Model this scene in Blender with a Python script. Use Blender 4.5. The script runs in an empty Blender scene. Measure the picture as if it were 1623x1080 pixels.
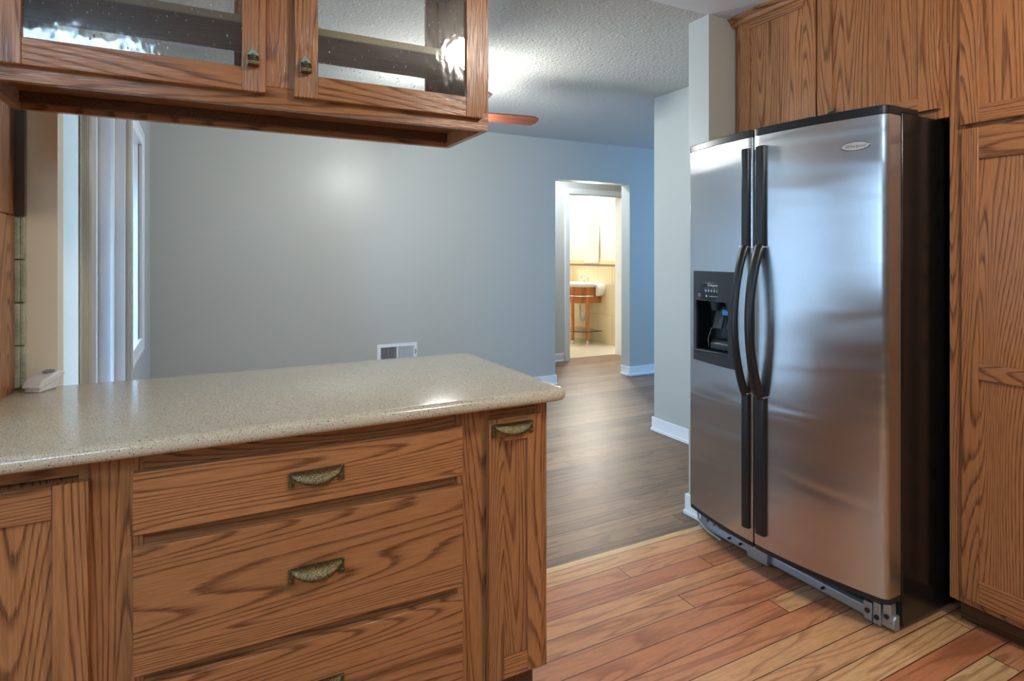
import bpy, bmesh, math, random
from mathutils import Vector, Matrix
random.seed(7)
S = bpy.context.scene
COL = S.collection
PI = math.pi

# ------------------------------------------------------------------ camera
cd = bpy.data.cameras.new('camera')
cam = bpy.data.objects.new('camera', cd)
COL.objects.link(cam)
cd.sensor_fit = 'HORIZONTAL'
cd.sensor_width = 36.0
cd.lens = 945.0 / 1623.0 * 36.0
cd.shift_y = -(540.0 - 405.0) / 1623.0
cd.clip_start = 0.02
cam.location = (0, 0, 1.27)
cam.rotation_euler = (PI / 2, 0, -0.4845)
S.camera = cam

# ------------------------------------------------------------------ view, world, lights
S.view_settings.view_transform = 'Standard'
S.view_settings.look = 'None'
S.view_settings.gamma = 1.0
S.view_settings.use_curve_mapping = False
S.view_settings.exposure = 0.27
w = bpy.data.worlds.new('sky')
S.world = w
w.use_nodes = True
bg = w.node_tree.nodes['Background']
bg.inputs[0].default_value = (0.55, 0.76, 1.0, 1)
bg.inputs[1].default_value = 2.6


def area(name, loc, direction, sx, sy, power, color):
    l = bpy.data.lights.new(name, 'AREA')
    l.shape = 'RECTANGLE'
    l.size, l.size_y = sx, sy
    l.energy = power
    l.color = color
    o = bpy.data.objects.new(name, l)
    o.location = loc
    o.rotation_euler = Vector(direction).to_track_quat('-Z', 'Y').to_euler()
    COL.objects.link(o)
    return o


DAY = (0.36, 0.66, 1.0)
# daylight at the openings of the dining room's left wall (they look towards +X)
area('daylight_glass_door', (-0.95, 2.75, 0.80), (1, 0.70, 0), 1.1, 1.5, 62, DAY)
area('daylight_dining_window', (-0.62, 3.75, 1.20), (1, 0, 0), 0.55, 0.8, 20, DAY)
area('daylight_sidelight', (-0.62, 2.2, 1.10), (1, 0, 0.0), 0.12, 1.9, 16, DAY)
# daylight at the kitchen window on the left and the living room window
area('daylight_kitchen_window', (-1.78, 0.45, 1.50), (1, 0, 0), 1.3, 0.95, 7, DAY)
area('daylight_living_window', (6.9, 3.9, 1.50), (-1, 0, 0), 1.7, 1.3, 84, (0.20, 0.50, 1.0))

# ------------------------------------------------------------------ material helpers


class NT:
    def __init__(self, name):
        self.m = bpy.data.materials.new(name)
        self.m.use_nodes = True
        self.t = self.m.node_tree
        self.b = self.t.nodes['Principled BSDF']
        self.out = self.t.nodes['Material Output']

    def n(self, typ, **kw):
        nd = self.t.nodes.new(typ)
        for k, v in kw.items():
            setattr(nd, k, v)
        return nd

    def l(self, a, b):
        self.t.links.new(a, b)

    def val(self, nd, i, v):
        nd.inputs[i].default_value = v

    def math(self, op, a, b=None, c=None):
        nd = self.n('ShaderNodeMath', operation=op)
        for i, v in enumerate((a, b, c)):
            if v is None:
                continue
            if isinstance(v, (int, float)):
                nd.inputs[i].default_value = v
            else:
                self.l(v, nd.inputs[i])
        return nd.outputs[0]

    def ramp(self, fac, stops, interp='LINEAR'):
        nd = self.n('ShaderNodeValToRGB')
        cr = nd.color_ramp
        cr.interpolation = interp
        while len(cr.elements) < len(stops):
            cr.elements.new(0.5)
        for e, (p, c) in zip(cr.elements, stops):
            e.position = p
            e.color = c if len(c) == 4 else (*c, 1)
        self.l(fac, nd.inputs[0])
        return nd.outputs[0]

    def mix(self, fac, a, b, blend='MIX'):
        nd = self.n('ShaderNodeMix', data_type='RGBA', blend_type=blend)
        for sock, v in ((nd.inputs[0], fac), (nd.inputs[6], a), (nd.inputs[7], b)):
            if isinstance(v, (int, float)):
                sock.default_value = v
            elif isinstance(v, tuple):
                sock.default_value = v if len(v) == 4 else (*v, 1)
            else:
                self.l(v, sock)
        return nd.outputs[2]

    def coords(self, scale=(1, 1, 1), rnd=True):
        tc = self.n('ShaderNodeTexCoord')
        src = tc.outputs['Object']
        if rnd:
            oi = self.n('ShaderNodeObjectInfo')
            sc = self.n('ShaderNodeVectorMath', operation='SCALE')
            cv = self.n('ShaderNodeCombineXYZ')
            for i, k in enumerate((17.0, 31.0, 23.0)):
                self.l(self.math('MULTIPLY', oi.outputs['Random'], k), cv.inputs[i])
            ad = self.n('ShaderNodeVectorMath', operation='ADD')
            self.l(src, ad.inputs[0])
            self.l(cv.outputs[0], ad.inputs[1])
            src = ad.outputs[0]
        mp = self.n('ShaderNodeMapping')
        mp.inputs['Scale'].default_value = scale
        self.l(src, mp.inputs['Vector'])
        return mp.outputs[0]

    def noise(self, vec, scale, detail=2.0, rough=0.5, dist=0.0):
        nd = self.n('ShaderNodeTexNoise')
        self.l(vec, nd.inputs['Vector'])
        nd.inputs['Scale'].default_value = scale
        nd.inputs['Detail'].default_value = detail
        nd.inputs['Roughness'].default_value = rough
        nd.inputs['Distortion'].default_value = dist
        return nd.outputs[0]

    def voronoi(self, vec, scale):
        nd = self.n('ShaderNodeTexVoronoi')
        self.l(vec, nd.inputs['Vector'])
        nd.inputs['Scale'].default_value = scale
        return nd

    def bump(self, h, strength=0.3, dist=0.002):
        nd = self.n('ShaderNodeBump')
        nd.inputs['Strength'].default_value = strength
        nd.inputs['Distance'].default_value = dist
        self.l(h, nd.inputs['Height'])
        return nd.outputs[0]

    def setp(self, **kw):
        for k, v in kw.items():
            s = self.b.inputs[k.replace('_', ' ')]
            if hasattr(v, 'links'):
                self.l(v, s)
            elif isinstance(v, tuple) and len(v) == 3:
                s.default_value = (*v, 1)
            else:
                s.default_value = v
        return self


def srgb(r, g, b):
    f = lambda c: (c / 255 / 12.92) if c <= 10 else ((c / 255 + 0.055) / 1.055) ** 2.4
    return (f(r), f(g), f(b))


def plain(name, col, rough=0.5, metal=0.0, spec=0.5, bump=None):
    t = NT(name)
    t.setp(Base_Color=col, Roughness=rough, Metallic=metal, Specular_IOR_Level=spec)
    if bump:
        sc, st, d = bump
        t.setp(Normal=t.bump(t.noise(t.coords(rnd=False), sc, 3), st, d))
    return t.m


def oak(name, axis, light=(178, 120, 76), dark=(92, 53, 29), rough=0.26, freq=31.0, scale=7.6):
    t = NT(name)
    sc = [1.0, 1.0, 1.0]
    sc[axis] = 0.075
    v = t.coords(tuple(sc))
    sp = [1.0, 1.0, 1.0]
    sp[axis] = 0.035
    pv = t.coords(tuple(sp))
    n1 = t.noise(v, scale, 0.6, 0.4, 0.2)
    jag = t.noise(pv, 130, 2.0, 0.6)
    n1 = t.math('ADD', n1, t.math('MULTIPLY', jag, 0.012))
    fr = t.math('FRACT', t.math('MULTIPLY', n1, freq))
    ring = t.ramp(fr, [(0.0, (0.95,) * 3), (0.10, (1.0,) * 3), (0.22, (0.45,) * 3), (0.36, (0.06,) * 3), (0.90, (0.0,) * 3), (1.0, (0.95,) * 3)])
    pores = t.noise(pv, 360, 2.0, 0.6)
    pm = t.ramp(pores, [(0.44, (0.0,) * 3), (0.60, (1.0,) * 3)])
    big = t.noise(v, 1.3, 1.0)
    base = t.mix(big, srgb(*[c * 0.88 for c in light]), srgb(*[min(255, c * 1.10) for c in light]))
    k = t.math('MULTIPLY', ring, t.math('ADD', t.math('MULTIPLY', pm, 0.30), 0.70))
    col = t.mix(t.math('MULTIPLY', k, 0.88), base, srgb(*dark))
    col = t.mix(t.math('MULTIPLY', pm, 0.24), col, srgb(*dark))
    h = t.math('SUBTRACT', 1.0, t.math('ADD', t.math('MULTIPLY', k, 0.5), t.math('MULTIPLY', pm, 0.5)))
    t.setp(Base_Color=col, Roughness=rough, Specular_IOR_Level=0.5, Normal=t.bump(h, 0.3, 0.0012))
    return t.m


OAKX, OAKY, OAKZ = oak('oak_grain_x', 0), oak('oak_grain_y', 1), oak('oak_grain_z', 2)
OAKIN = oak('oak_inside', 0, (170, 128, 98), (112, 76, 54), 0.5)
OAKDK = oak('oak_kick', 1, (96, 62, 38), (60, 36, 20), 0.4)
OAKSH = plain('shelf_edge', srgb(176, 160, 122), 0.45)


def planks(name, lights, dark, rough, gap=(30, 18, 12)):
    t = NT(name)
    tc = t.n('ShaderNodeTexCoord')
    sp = t.n('ShaderNodeSeparateXYZ')
    t.l(tc.outputs['Object'], sp.inputs[0])
    W, L = 0.0885, 1.9
    yr = t.math('DIVIDE', sp.outputs[1], W)
    row = t.math('FLOOR', yr)
    wn = t.n('ShaderNodeTexWhiteNoise', noise_dimensions='1D')
    t.l(row, wn.inputs['W'])
    xr = t.math('ADD', t.math('DIVIDE', sp.outputs[0], L), t.math('MULTIPLY', wn.outputs[0], 7.0))
    idx = t.math('FLOOR', xr)
    cv = t.n('ShaderNodeCombineXYZ')
    t.l(row, cv.inputs[0])
    t.l(idx, cv.inputs[1])
    wn2 = t.n('ShaderNodeTexWhiteNoise', noise_dimensions='2D')
    t.l(cv.outputs[0], wn2.inputs['Vector'])
    tone = wn2.outputs[0]
    base = t.ramp(tone, [(i / max(1, len(lights) - 1), srgb(*c)) for i, c in enumerate(lights)])
    # grain
    gv = t.n('ShaderNodeCombineXYZ')
    t.l(t.math('MULTIPLY', sp.outputs[0], 0.10), gv.inputs[0])
    t.l(t.math('ADD', sp.outputs[1], t.math('MULTIPLY', tone, 37.0)), gv.inputs[1])
    t.l(t.math('MULTIPLY', tone, 11.0), gv.inputs[2])
    n1 = t.noise(gv.outputs[0], 7.0, 2.0, 0.5, 0.5)
    fr = t.math('FRACT', t.math('MULTIPLY', n1, 12.0))
    ring = t.ramp(fr, [(0.0, (0.2,) * 3), (0.6, (0.1,) * 3), (0.92, (1.0,) * 3), (1.0, (0.2,) * 3)])
    n2 = t.noise(gv.outputs[0], 160.0, 3.0, 0.6)
    col = t.mix(t.math('MULTIPLY', ring, 0.55), base, srgb(*dark))
    col = t.mix(t.math('MULTIPLY', t.ramp(n2, [(0.45, (0,) * 3), (0.7, (1,) * 3)]), 0.3), col, srgb(*dark))
    # worn patches
    n3 = t.noise(tc.outputs['Object'], 1.6, 3.0, 0.6)
    col = t.mix(t.math('MULTIPLY', t.ramp(n3, [(0.55, (0,) * 3), (0.72, (1,) * 3)]), 0.35), col, srgb(*[c * 0.7 for c in dark]))
    # joints
    fy = t.math('FRACT', yr)
    fx = t.math('FRACT', xr)
    ey = t.math('MINIMUM', fy, t.math('SUBTRACT', 1.0, fy))
    ex = t.math('MINIMUM', fx, t.math('SUBTRACT', 1.0, fx))
    jy = t.math('LESS_THAN', ey, 0.02)
    jx = t.math('LESS_THAN', ex, 0.0010)
    j = t.math('MAXIMUM', jy, jx)
    col = t.mix(t.math('MULTIPLY', j, 0.9), col, srgb(*gap))
    hh = t.math('SUBTRACT', 1.0, t.math('ADD', j, t.math('MULTIPLY', ring, 0.12)))
    t.setp(Base_Color=col, Roughness=rough, Specular_IOR_Level=0.5, Normal=t.bump(hh, 0.25, 0.0015))
    return t.m


FIR = planks('fir_floor', [(206, 138, 98), (230, 182, 128), (192, 120, 84), (238, 206, 150), (214, 150, 106), (198, 126, 88), (226, 174, 122)], (116, 54, 30), 0.38)
FIRD = planks('dark_floor', [(150, 116, 90), (122, 94, 74), (166, 132, 104), (112, 86, 68), (154, 122, 96), (134, 104, 82)], (62, 44, 34), 0.42)


def paint(name, col, rough=0.32, spec=0.45):
    t = NT(name)
    v = t.coords(rnd=False)
    t.setp(Base_Color=col, Roughness=rough, Specular_IOR_Level=spec, Normal=t.bump(t.noise(v, 240, 2), 0.08, 0.001))
    return t.m


WALLP = paint('wall_paint', srgb(188, 189, 183), 0.36)
WALLB = paint('beige_paint', srgb(238, 228, 204), 0.4)
WALLH = paint('hall_paint', srgb(206, 206, 200), 0.5)
TRIM = plain('trim_white', srgb(240, 242, 244), 0.3)
TRIMB = plain('trim_beige', srgb(196, 190, 176), 0.3)
tt = NT('ceiling_stipple')
_v = tt.coords(rnd=False)
tt.setp(Base_Color=srgb(192, 190, 184), Roughness=0.8, Normal=tt.bump(tt.noise(_v, 62, 3, 0.65), 0.85, 0.013))
CEILT = tt.m
CEILS = plain('ceiling_smooth', srgb(214, 216, 216), 0.6)

# quartz counter
tt = NT('quartz')
_v = tt.coords(rnd=False)
_a = tt.voronoi(_v, 420)
_g = tt.ramp(tt.noise(_v, 520, 2, 0.7), [(0.33, srgb(150, 136, 112)), (0.5, srgb(202, 190, 166)), (0.68, srgb(226, 218, 200))])
_s = tt.ramp(_a.outputs['Color'], [(0.0, (0,) * 3), (0.86, (0,) * 3), (0.9, (1,) * 3)])
_c = tt.mix(tt.math('MULTIPLY', _s, 0.75), _g, srgb(70, 60, 50))
_b = tt.voronoi(_v, 62)
_f = tt.ramp(_b.outputs['Distance'], [(0.0, (1,) * 3), (0.085, (1,) * 3), (0.11, (0,) * 3)])
_f2 = tt.math('MULTIPLY', _f, tt.math('GREATER_THAN', tt.noise(_v, 23, 1), 0.55))
_c = tt.mix(tt.math('MULTIPLY', _f2, 0.85), _c, srgb(54, 40, 30))
tt.setp(Base_Color=_c, Roughness=0.13, Specular_IOR_Level=0.5)
QUARTZ = tt.m


def steel(name):
    t = NT(name)
    v = t.coords((1, 1, 0.012), rnd=False)
    br = t.noise(v, 520, 2, 0.6)
    wv = t.noise(t.coords((0.25, 0.25, 1.6), rnd=False), 4.2, 1.5, 0.5, 0.6)
    h = t.math('ADD', t.math('MULTIPLY', br, 0.010), t.math('MULTIPLY', wv, 1.7))
    tg = t.n('ShaderNodeTangent', direction_type='RADIAL', axis='Z')
    t.setp(Base_Color=(0.55, 0.57, 0.595), Metallic=1.0, Roughness=0.27, Anisotropic=0.85, Normal=t.bump(h, 0.5, 0.006))
    t.l(tg.outputs[0], t.b.inputs['Tangent'])
    return t.m


STEEL = steel('brushed_steel')
BLACK = plain('black_gloss', (0.008, 0.008, 0.009), 0.22, bump=(300, 0.05, 0.0005))
BLACKM = plain('black_satin', (0.010, 0.011, 0.013), 0.34)
BLACKD = plain('black_dark', (0.004, 0.004, 0.004), 0.6)
CHAR = plain('charcoal_plastic', (0.03, 0.034, 0.04), 0.4)
CHROME = plain('chrome', (0.8, 0.8, 0.82), 0.12, 1.0)
SILVER = plain('badge_silver', (0.72, 0.72, 0.70), 0.3, 0.6)
GALV = plain('galvanized', (0.42, 0.50, 0.56), 0.45, 0.85, bump=(60, 0.4, 0.002))
INK = plain('dark_ink', (0.10, 0.10, 0.11), 0.5)
PRINT = plain('pale_print', (0.62, 0.64, 0.66), 0.5)
BLUEP = plain('blue_plastic', (0.08, 0.30, 0.62), 0.2)
tt = NT('antique_brass')
_v = tt.coords(rnd=False)
_n = tt.noise(_v, 420, 2, 0.6)
tt.setp(Base_Color=tt.ramp(_n, [(0.34, srgb(62, 60, 48)), (0.62, srgb(150, 138, 102))]), Metallic=1.0, Roughness=0.30,
        Normal=tt.bump(_n, 0.6, 0.003))
BRASS = tt.m
PEWTER = plain('pewter', srgb(140, 156, 148), 0.4, 0.8, bump=(200, 0.4, 0.002))
PORC = plain('porcelain', srgb(240, 240, 238), 0.12)
CHERRY = oak('cherry', 2, (188, 118, 66), (150, 86, 44), 0.35, 6.0)
WHITEPL = plain('white_plastic', srgb(224, 226, 222), 0.35)
GREYPL = plain('grey_plastic', srgb(140, 150, 156), 0.4)
tt = NT('travertine')
_v = tt.coords(rnd=False)
_n = tt.noise(_v, 26, 5, 0.7)
tt.setp(Base_Color=tt.ramp(_n, [(0.3, srgb(140, 146, 126)), (0.55, srgb(190, 192, 172)), (0.75, srgb(216, 218, 202))]), Roughness=0.45,
        Normal=tt.bump(_n, 0.5, 0.003))
TRAV = tt.m


def tiles(name, c1, c2, w, h, axes, grout, rough):
    t = NT(name)
    tc = t.n('ShaderNodeTexCoord')
    sp = t.n('ShaderNodeSeparateXYZ')
    t.l(tc.outputs['Object'], sp.inputs[0])
    cv = t.n('ShaderNodeCombineXYZ')
    t.l(sp.outputs[axes[0]], cv.inputs[0])
    t.l(sp.outputs[axes[1]], cv.inputs[1])
    b = t.n('ShaderNodeTexBrick')
    b.offset = 0.5
    t.l(cv.outputs[0], b.inputs['Vector'])
    b.inputs['Color1'].default_value = (*srgb(*c1), 1)
    b.inputs['Color2'].default_value = (*srgb(*c2), 1)
    b.inputs['Mortar'].default_value = (*srgb(*grout), 1)
    b.inputs['Scale'].default_value = 1.0
    b.inputs['Mortar Size'].default_value = 0.004
    b.inputs['Brick Width'].default_value = w
    b.inputs['Row Height'].default_value = h
    n = t.noise(tc.outputs['Object'], 9, 5, 0.65)
    t.setp(Base_Color=t.mix(t.math('MULTIPLY', n, 0.35), b.outputs['Color'], srgb(*[c * 0.82 for c in c1])), Roughness=rough)
    return t.m


BTILE = tiles('bath_wall_tile', (222, 204, 172), (228, 212, 184), 0.33, 0.42, (1, 2), (196, 180, 150), 0.25)
BTILEF = tiles('bath_floor_tile', (226, 220, 206), (220, 212, 196), 0.33, 0.33, (0, 1), (196, 188, 172), 0.2)
BORDER = plain('tile_border', srgb(112, 98, 84), 0.4, bump=(120, 1.0, 0.01))
BPAINT = plain('bath_paint', srgb(240, 236, 216), 0.5)


def emis(name, col, s):
    t = NT(name)
    t.setp(Base_Color=col, Emission_Color=col, Emission_Strength=s, Roughness=0.4)
    return t.m


LAMPK = emis('kitchen_lamp_glow', (1.0, 0.92, 0.80), 88.0)
LAMPF = emis('fan_lamp_glow', (0.95, 0.98, 0.96), 180.0)
LAMPB = emis('bath_lamp_glow', (1.0, 0.97, 0.90), 230.0)
LAMPH = emis('hall_lamp_glow', (0.84, 0.93, 1.0), 120.0)
BOUNCEC = emis('ceiling_bounce_glow', (0.58, 0.80, 1.0), 10.0)  # emission of the added panel that imitates light bounced off the ceiling


def glassmat(name, seeded=False, tint=(1, 1, 1)):
    t = NT(name)
    t.t.nodes.remove(t.b)
    tr = t.n('ShaderNodeBsdfTransparent')
    tr.inputs[0].default_value = (*tint, 1)
    gl = t.n('ShaderNodeBsdfGlossy')
    gl.inputs['Roughness'].default_value = 0.06 if seeded else 0.02
    fr = t.n('ShaderNodeFresnel')
    fr.inputs['IOR'].default_value = 1.6
    mx = t.n('ShaderNodeMixShader')
    t.l(t.math('MULTIPLY', fr.outputs[0], 1.5), mx.inputs[0])
    t.l(tr.outputs[0], mx.inputs[1])
    t.l(gl.outputs[0], mx.inputs[2])
    last = mx.outputs[0]
    if seeded:
        v = t.coords((1, 1, 0.55), rnd=True)
        vo = t.voronoi(v, 85)
        sz = t.math('MULTIPLY', t.noise(v, 31, 1), 0.34)
        d = t.math('LESS_THAN', vo.outputs['Distance'], t.math('SUBTRACT', sz, 0.075))
        nb = t.noise(v, 26, 2)
        h = t.math('ADD', t.math('MULTIPLY', nb, 0.5), d)
        bp = t.bump(h, 0.5, 0.004)
        t.l(bp, gl.inputs['Normal'])
        bub = t.n('ShaderNodeBsdfTranslucent')
        bub.inputs[0].default_value = (0.95, 0.97, 1.0, 1)
        t.l(bp, bub.inputs['Normal'])
        m2 = t.n('ShaderNodeMixShader')
        t.l(t.math('MULTIPLY', d, 0.8), m2.inputs[0])
        t.l(last, m2.inputs[1])
        t.l(bub.outputs[0], m2.inputs[2])
        last = m2.outputs[0]
    t.l(last, t.out.inputs[0])
    return t.m


SEEDED = glassmat('seeded_glass', True, (0.99, 1.0, 1.0))
PANE = glassmat('clear_glass')
SHELFG = glassmat('shelf_glass', False, (0.80, 0.93, 0.88))
MIRROR = plain('mirror_silver', (0.9, 0.92, 0.92), 0.02, 1.0)

# ------------------------------------------------------------------ mesh helpers


class MB:
    def __init__(self):
        self.v, self.f, self.mi = [], [], []

    def add(self, vs, fs, m=0):
        o = len(self.v)
        self.v += [tuple(p) for p in vs]
        self.f += [tuple(i + o for i in f) for f in fs]
        self.mi += [m] * len(fs)
        return self

    def box(self, x0, x1, y0, y1, z0, z1, m=0):
        x0, x1 = min(x0, x1), max(x0, x1)
        y0, y1 = min(y0, y1), max(y0, y1)
        vs = [(x, y, z) for z in (z0, z1) for x, y in ((x0, y0), (x1, y0), (x1, y1), (x0, y1))]
        return self.add(vs, [(3, 2, 1, 0), (4, 5, 6, 7), (0, 1, 5, 4), (1, 2, 6, 5), (2, 3, 7, 6), (3, 0, 4, 7)], m)

    def prism(self, poly, z0, z1, m=0):          # poly ccw in XY
        n = len(poly)
        vs = [(x, y, z0) for x, y in poly] + [(x, y, z1) for x, y in poly]
        fs = [tuple(range(n - 1, -1, -1)), tuple(range(n, 2 * n))]
        fs += [(i, (i + 1) % n, n + (i + 1) % n, n + i) for i in range(n)]
        return self.add(vs, fs, m)

    def extrude(self, poly, fn, a, b, m=0):      # poly of (p,q); fn(p,q,t)->xyz
        n = len(poly)
        vs = [fn(p, q, a) for p, q in poly] + [fn(p, q, b) for p, q in poly]
        fs = [tuple(range(n - 1, -1, -1)), tuple(range(n, 2 * n))]
        fs += [(i, (i + 1) % n, n + (i + 1) % n, n + i) for i in range(n)]
        return self.add(vs, fs, m)

    def tube(self, pts, r, seg=12, m=0, flat=1.0, caps=True):
        pts = [Vector(p) for p in pts]
        rs = r if isinstance(r, (list, tuple)) else [r] * len(pts)
        rings = []
        up = None
        for i, p in enumerate(pts):
            d = (pts[min(i + 1, len(pts) - 1)] - pts[max(i - 1, 0)]).normalized()
            if up is None:
                up = Vector((0, 0, 1)) if abs(d.z) < 0.9 else Vector((0, 1, 0))
            s = d.cross(up).normalized()
            up = s.cross(d).normalized()
            rings.append([p + s * math.cos(2 * PI * k / seg) * rs[i] + up * math.sin(2 * PI * k / seg) * rs[i] * flat for k in range(seg)])
        vs = [q for rg in rings for q in rg]
        fs = []
        for i in range(len(rings) - 1):
            for k in range(seg):
                a, b = i * seg + k, i * seg + (k + 1) % seg
                fs.append((a, b, b + seg, a + seg))
        if caps:
            fs.append(tuple(range(seg - 1, -1, -1)))
            fs.append(tuple((len(rings) - 1) * seg + k for k in range(seg)))
        return self.add(vs, fs, m)

    def lathe(self, prof, c, seg=28, m=0, sx=1.0, sy=1.0):   # prof of (r,z)
        vs, fs = [], []
        for r, z in prof:
            for k in range(seg):
                a = 2 * PI * k / seg
                vs.append((c[0] + r * math.cos(a) * sx, c[1] + r * math.sin(a) * sy, c[2] + z))
        for i in range(len(prof) - 1):
            for k in range(seg):
                a, b = i * seg + k, i * seg + (k + 1) % seg
                fs.append((a, b, b + seg, a + seg))
        fs.append(tuple(range(seg - 1, -1, -1)))
        fs.append(tuple((len(prof) - 1) * seg + k for k in range(seg)))
        return self.add(vs, fs, m)


def link(name, mb, mats, parent=None, origin=(0, 0, 0), bevel=0.0, smooth=True, seg=2, solid=0.0):
    me = bpy.data.meshes.new(name)
    ox, oy, oz = origin
    me.from_pydata([(x - ox, y - oy, z - oz) for x, y, z in mb.v], [], mb.f)
    mats = mats if isinstance(mats, (list, tuple)) else [mats]
    for m in mats:
        me.materials.append(m)
    for p, i in zip(me.polygons, mb.mi):
        p.material_index = i
        p.use_smooth = smooth
    bm = bmesh.new()
    bm.from_mesh(me)
    bmesh.ops.recalc_face_normals(bm, faces=bm.faces)
    bm.to_mesh(me)
    bm.free()
    if smooth:
        me.set_sharp_from_angle(angle=0.6)
    o = bpy.data.objects.new(name, me)
    COL.objects.link(o)
    if parent:
        o.parent = parent
    else:
        o.location = origin
    if solid:
        s = o.modifiers.new('thick', 'SOLIDIFY')
        s.thickness = solid
        s.offset = 0
    if bevel:
        b = o.modifiers.new('bevel', 'BEVEL')
        b.width = bevel
        b.segments = seg
        b.limit_method = 'ANGLE'
        b.angle_limit = 0.6
    return o


def thing(name, label, cat, loc, group=None):
    o = bpy.data.objects.new(name, None)
    o.empty_display_size = 0.05
    o.location = loc
    COL.objects.link(o)
    o['label'], o['category'] = label, cat
    if group:
        o['group'] = group
    o['_o'] = 0
    del o['_o']
    return o


def P(root, name, mb, mats, parent=None, **kw):
    return link(name, mb, mats, parent or root, tuple(root.location), **kw)


def solo(name, mb, mats, label, cat, group=None, **kw):
    xs = [sum(c) / len(mb.v) for c in zip(*mb.v)]
    o = link(name, mb, mats, None, (xs[0], xs[1], min(v[2] for v in mb.v)), **kw)
    o['label'], o['category'] = label, cat
    if group:
        o['group'] = group
    return o


def struct(name, mb, mats, **kw):
    kw.setdefault('smooth', False)
    o = link(name, mb, mats, None, **kw)
    o['kind'] = 'structure'
    return o


def text_mb(body, size, origin, xd, yd, depth=0.0006, align='CENTER', shear=0.0, m=0):
    cu = bpy.data.curves.new('tmp', 'FONT')
    cu.body, cu.size, cu.align_x, cu.align_y, cu.shear = body, size, align, 'CENTER', shear
    cu.extrude = depth
    cu.resolution_u = 3
    o = bpy.data.objects.new('tmp', cu)
    COL.objects.link(o)
    dg = bpy.context.evaluated_depsgraph_get()
    me = bpy.data.meshes.new_from_object(o.evaluated_get(dg))
    xd, yd, og = Vector(xd).normalized(), Vector(yd).normalized(), Vector(origin)
    nd = xd.cross(yd)
    mb = MB()
    mb.add([og + xd * v.co.x + yd * v.co.y + nd * v.co.z for v in me.vertices], [tuple(p.vertices) for p in me.polygons], m)
    bpy.data.objects.remove(o)
    bpy.data.curves.remove(cu)
    bpy.data.meshes.remove(me)
    return mb


# ------------------------------------------------------------------ setting
H = 2.41
YB = 4.977
YT = 5.115
struct('floor', MB().box(-1.7, 3.2, -2.0, 2.07, -0.05, 0.0), FIR)
struct('floor.001', MB().box(-0.6, 7.1, 2.07, 6.15, -0.05, 0.0), FIRD)
struct('floor.002', MB().box(3.0, 5.3, 6.15, 8.6, -0.05, 0.004), BTILEF)
struct('ceiling', MB().box(-0.6, 7.1, 2.07, 6.2, H, H + 0.05), CEILT)
struct('ceiling.001', MB().box(-1.7, 3.2, -2.0, 2.07, H, H + 0.05), CEILS)
struct('ceiling.002', MB().box(3.0, 5.3, 6.2, 8.6, H, H + 0.05), BPAINT)
# back wall with the hall opening
struct('wall_back', MB().box(-0.6, 3.10, YB, YT, 0, H).box(4.02, 7.1, YB, YT, 0, H).box(3.10, 4.02, YB, YT, 2.02, H), WALLP)
# left dining wall, in pieces round its openings
struct('wall_left', MB().box(-0.46, -0.325, 2.26, 2.60, 0, H).box(-0.46, -0.325, 2.13, 2.26, 2.06, H)
       .box(-0.46, -0.325, 2.60, 3.36, 2.05, H).box(-0.46, -0.305, 3.36, 3.50, 0, H)
       .box(-0.46, -0.305, 3.50, 4.02, 0, 0.78).box(-0.46, -0.305, 3.50, 4.02, 1.92, H).box(-0.46, -0.305, 4.02, YB, 0, H), WALLP)
struct('wall_middle', MB().box(-1.7, -0.345, 2.05, 2.13, 0, H), WALLB)
CABW = paint('kitchen_wall_paint', srgb(126, 104, 86), 0.5)
struct('wall_kitchen_left', MB().box(-1.75, -1.7, -2.0, -0.2, 0, H).box(-1.75, -1.7, 1.1, 2.1, 0, H)
       .box(-1.75, -1.7, -0.2, 1.1, 0, 1.02).box(-1.75, -1.7, -0.2, 1.1, 1.98, H), CABW)
struct('wall_behind', MB().box(-1.7, 3.2, -2.05, -2.0, 0, H), CABW)
struct('wall_right', MB().box(2.95, 3.2, -2.0, 2.06, 0, H), WALLP)
struct('wall_stub', MB().box(2.135, 3.2, 2.06, 2.19, 0, H), WALLP)
struct('wall_side', MB().box(2.93, 3.05, 2.19, 3.35, 0, H), WALLP)
struct('wall_living_near', MB().box(3.05, 7.1, 2.19, 2.25, 0, H), WALLP)
struct('wall_living_right', MB().box(7.1, 7.15, 2.19, 5.2, 0, H), WALLP)
# hall
struct('wall_hall', MB().box(2.4, 3.95, 6.03, 6.15, 0, H).box(4.75, 5.6, 6.03, 6.15, 0, H).box(3.95, 4.75, 6.03, 6.15, 2.01, H), WALLH)
struct('wall_hall_left', MB().box(2.35, 2.4, YT, 6.15, 0, H), WALLH)
struct('wall_hall_right', MB().box(5.6, 5.65, YT, 6.15, 0, H), WALLH)
# bathroom
struct('wall_bath_right', MB().box(5.17, 5.25, 6.15, 8.55, 0, H), BPAINT)
struct('wall_bath_back', MB().box(3.0, 5.25, 8.5, 8.55, 0, H), BPAINT)
struct('wall_bath_left', MB().box(3.0, 3.05, 6.15, 8.5, 0, H), BTILE)
struct('trim_tile_wainscot', MB().box(5.155, 5.17, 6.15, 8.5, 0.004, 1.115, 0).box(5.155, 5.17, 6.15, 8.5, 1.14, 1.20, 0)
       .box(5.150, 5.17, 6.15, 8.5, 1.115, 1.14, 1), [BTILE, BORDER])

# baseboards


def baseboard(name, x0, x1, y0, y1, face):
    """face: side of the board away from the wall, one of -x +x -y"""
    mb = MB().box(x0, x1, y0, y1, 0, 0.098)
    e = 0.011
    if face == '-y':
        mb.box(x0, x1, y0 - e, y0, 0, 0.022)
    elif face == '-x':
        mb.box(x0 - e, x0, y0, y1, 0, 0.022)
    return struct(name, mb, TRIM, bevel=0.004, smooth=True)


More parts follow.
